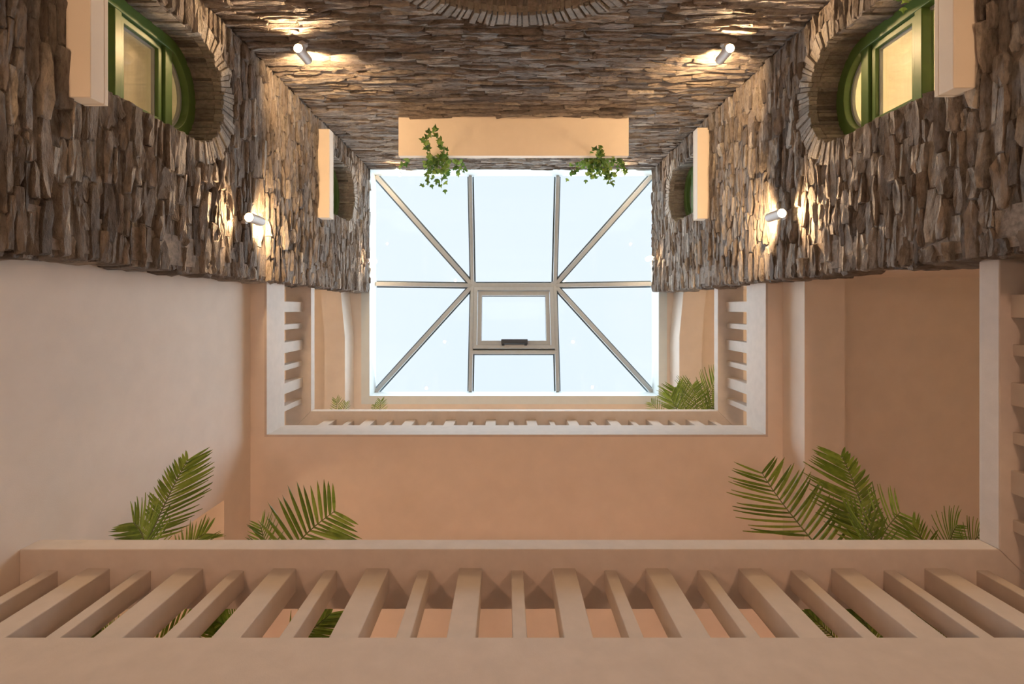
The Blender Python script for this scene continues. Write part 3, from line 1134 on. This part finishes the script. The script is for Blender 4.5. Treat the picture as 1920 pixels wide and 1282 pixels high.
palm((2.02, 1.62, GU), 'bushy green palm in the upper gallery corner right of the skylight', [
    (px(1290, 775, 6.0), px(1280, 750, 6.15), px(1268, 728, 6.3), dict(lmax=0.30, n=22, face=(0.1, 0.2, 1), wide=0.018)),
    (px(1310, 775, 6.0), px(1300, 745, 6.15), px(1298, 722, 6.3), dict(lmax=0.28, n=20, wide=0.018)),
    (px(1318, 778, 6.0), px(1330, 745, 6.15), px(1344, 708, 6.3), dict(lmax=0.30, n=22, wide=0.018)),
    (px(1320, 780, 5.95), px(1335, 760, 6.05), px(1346, 748, 6.1), dict(lmax=0.22, n=18, wide=0.018)),
    (px(1280, 780, 6.0), px(1262, 760, 6.05), px(1258, 742, 6.1), dict(lmax=0.22, n=18, wide=0.018)),
    (px(1250, 785, 6.0), px(1232, 768, 6.05), px(1222, 756, 6.1), dict(lmax=0.14, n=12)),
])
palm((-1.92, 1.62, GU), 'small palm tips in the upper gallery corner left of the skylight', [
    (px(632, 780, 6.0), px(632, 765, 6.1), px(630, 750, 6.15), dict(lmax=0.12, n=12, wide=0.011)),
    (px(640, 780, 6.0), px(644, 768, 6.1), px(648, 756, 6.15), dict(lmax=0.10, n=10, wide=0.011)),
])
palm((-1.42, 1.64, GU), 'bright small palm tip behind the upper rail below the skylight corner', [
    (px(712, 780, 6.0), px(713, 766, 6.1), px(714, 752, 6.15), dict(lmax=0.12, n=12, wide=0.011)),
    (px(706, 782, 6.0), px(704, 770, 6.1), px(702, 760, 6.15), dict(lmax=0.08, n=10, wide=0.011)),
])


# ================================================================== THINGS: ivy
def ivy_leaf():
    me = bpy.data.meshes.new('leaf')
    o = [(0, 0), (0.30, -0.22), (0.42, -0.50), (0.52, -0.20), (1.0, 0), (0.52, 0.20), (0.42, 0.50), (0.30, 0.22)]
    o[1], o[7] = (0.10, -0.30), (0.10, 0.30)
    v = [(x, y, -0.25 * abs(y) - 0.12 * x * x) for x, y in o] + [(0.42, 0, 0.03)]
    f = [(i, (i + 1) % 8, 8) for i in range(8)]
    me.from_pydata(v, [], f)
    me.materials.append(M['ivy'])
    return me


IVY = ivy_leaf()


def ivy(loc, label, strands, pot=True, seed=1, size=(0.045, 0.075)):
    r = random.Random(seed)
    root = thing('ivy_plant', loc, label, 'ivy', 'ivy plants on the window ledges')
    off = WL[root]
    c = Vector(loc)
    if pot:
        MB().lathe([(0.001, 0), (0.05, 0), (0.07, 0.11), (0.078, 0.11), (0.078, 0.125), (0.066, 0.125), (0.062, 0.10), (0.001, 0.10)], c, 18).build('pot', 'pot', root)
    for (ps, n, spread) in strands:
        n = int(n * 1.35)
        spread *= 1.15
        N = 16
        pts = [bez(ps, i / N) for i in range(N + 1)]
        MB().tube(pts, 0.003, 5).build('vine', 'stem', root, smooth=True)
        for k in range(n):
            t = (k + r.random()) / n
            p = bez(ps, t) + Vector([max(-1.4, min(1.4, r.gauss(0, 1))) for _ in range(3)]) * spread
            o = link_mesh('leaf', IVY, root)
            o.location = p - off
            s = r.uniform(*size)
            o.scale = (s, s, s)
            o.rotation_euler = (r.uniform(-0.7, 0.7) + math.pi * 0, r.uniform(-0.2, 0.9), r.uniform(0, 2 * math.pi))
    return root


zl_ = 5.68
b = Vector((-0.73, -1.72, zl_))
bt = b + Vector((0, 0, 0.12))
ivy(b, 'leafy ivy trailing down in a loop from the left part of the long ledge', [
    ([bt, px(815, 320, 5.9), px(800, 300, 5.5), px(794, 262, 5.0), px(806, 250, 4.85)], 30, 0.020),
    ([bt, px(830, 320, 5.9), px(842, 300, 5.5), px(835, 268, 5.1), px(815, 252, 4.9)], 24, 0.018),
    ([bt, px(800, 310, 5.9), px(812, 330, 5.95), px(795, 325, 5.85), px(806, 343, 5.85)], 26, 0.045),
    ([bt, px(820, 305, 5.9), px(826, 325, 5.95), px(830, 335, 5.9), px(828, 342, 5.85)], 26, 0.045),
    ([bt, px(840, 305, 5.9), px(855, 305, 5.9), px(862, 315, 5.9), px(868, 322, 5.85)], 22, 0.030),
    ([bt, px(806, 300, 5.9), px(816, 310, 5.8), px(825, 315, 5.8), px(822, 300, 5.6)], 34, 0.060),
    ([bt, px(790, 296, 5.85), px(775, 292, 5.85), px(762, 300, 5.85), px(752, 312, 5.85)], 10, 0.016),
], seed=3)
b = Vector((0.98, -1.72, zl_))
bt = b + Vector((0, 0, 0.12))
ivy(b, 'leafy ivy spilling off the right part of the long ledge', [
    ([bt, px(1130, 310, 5.9), px(1128, 300, 5.6), px(1122, 285, 5.4), px(1118, 275, 5.25)], 26, 0.020),
    ([bt, px(1110, 305, 5.9), px(1095, 295, 5.85), px(1082, 310, 5.85), px(1072, 326, 5.85)], 30, 0.030),
    ([bt, px(1120, 310, 5.9), px(1110, 320, 5.9), px(1108, 328, 5.85), px(1112, 332, 5.85)], 26, 0.040),
    ([bt, px(1130, 310, 5.9), px(1142, 325, 5.9), px(1140, 335, 5.85), px(1148, 343, 5.85)], 26, 0.030),
    ([bt, px(1140, 305, 5.9), px(1158, 300, 5.85), px(1165, 312, 5.85), px(1176, 318, 5.85)], 26, 0.025),
    ([bt, px(1115, 300, 5.9), px(1125, 310, 5.8), px(1135, 315, 5.8), px(1122, 302, 5.7)], 36, 0.060),
], seed=5)
b = Vector((2.07, -1.50, 2.51))
ivy(b, 'ivy sprig hanging over the nearer right ledge at the picture edge', [
    ([b, b + Vector((-0.1, 0, 0.12)), Vector((1.86, -1.48, 2.55)), Vector((1.80, -1.475, 2.54))], 14, 0.018),
], pot=False, seed=8, size=(0.03, 0.045))
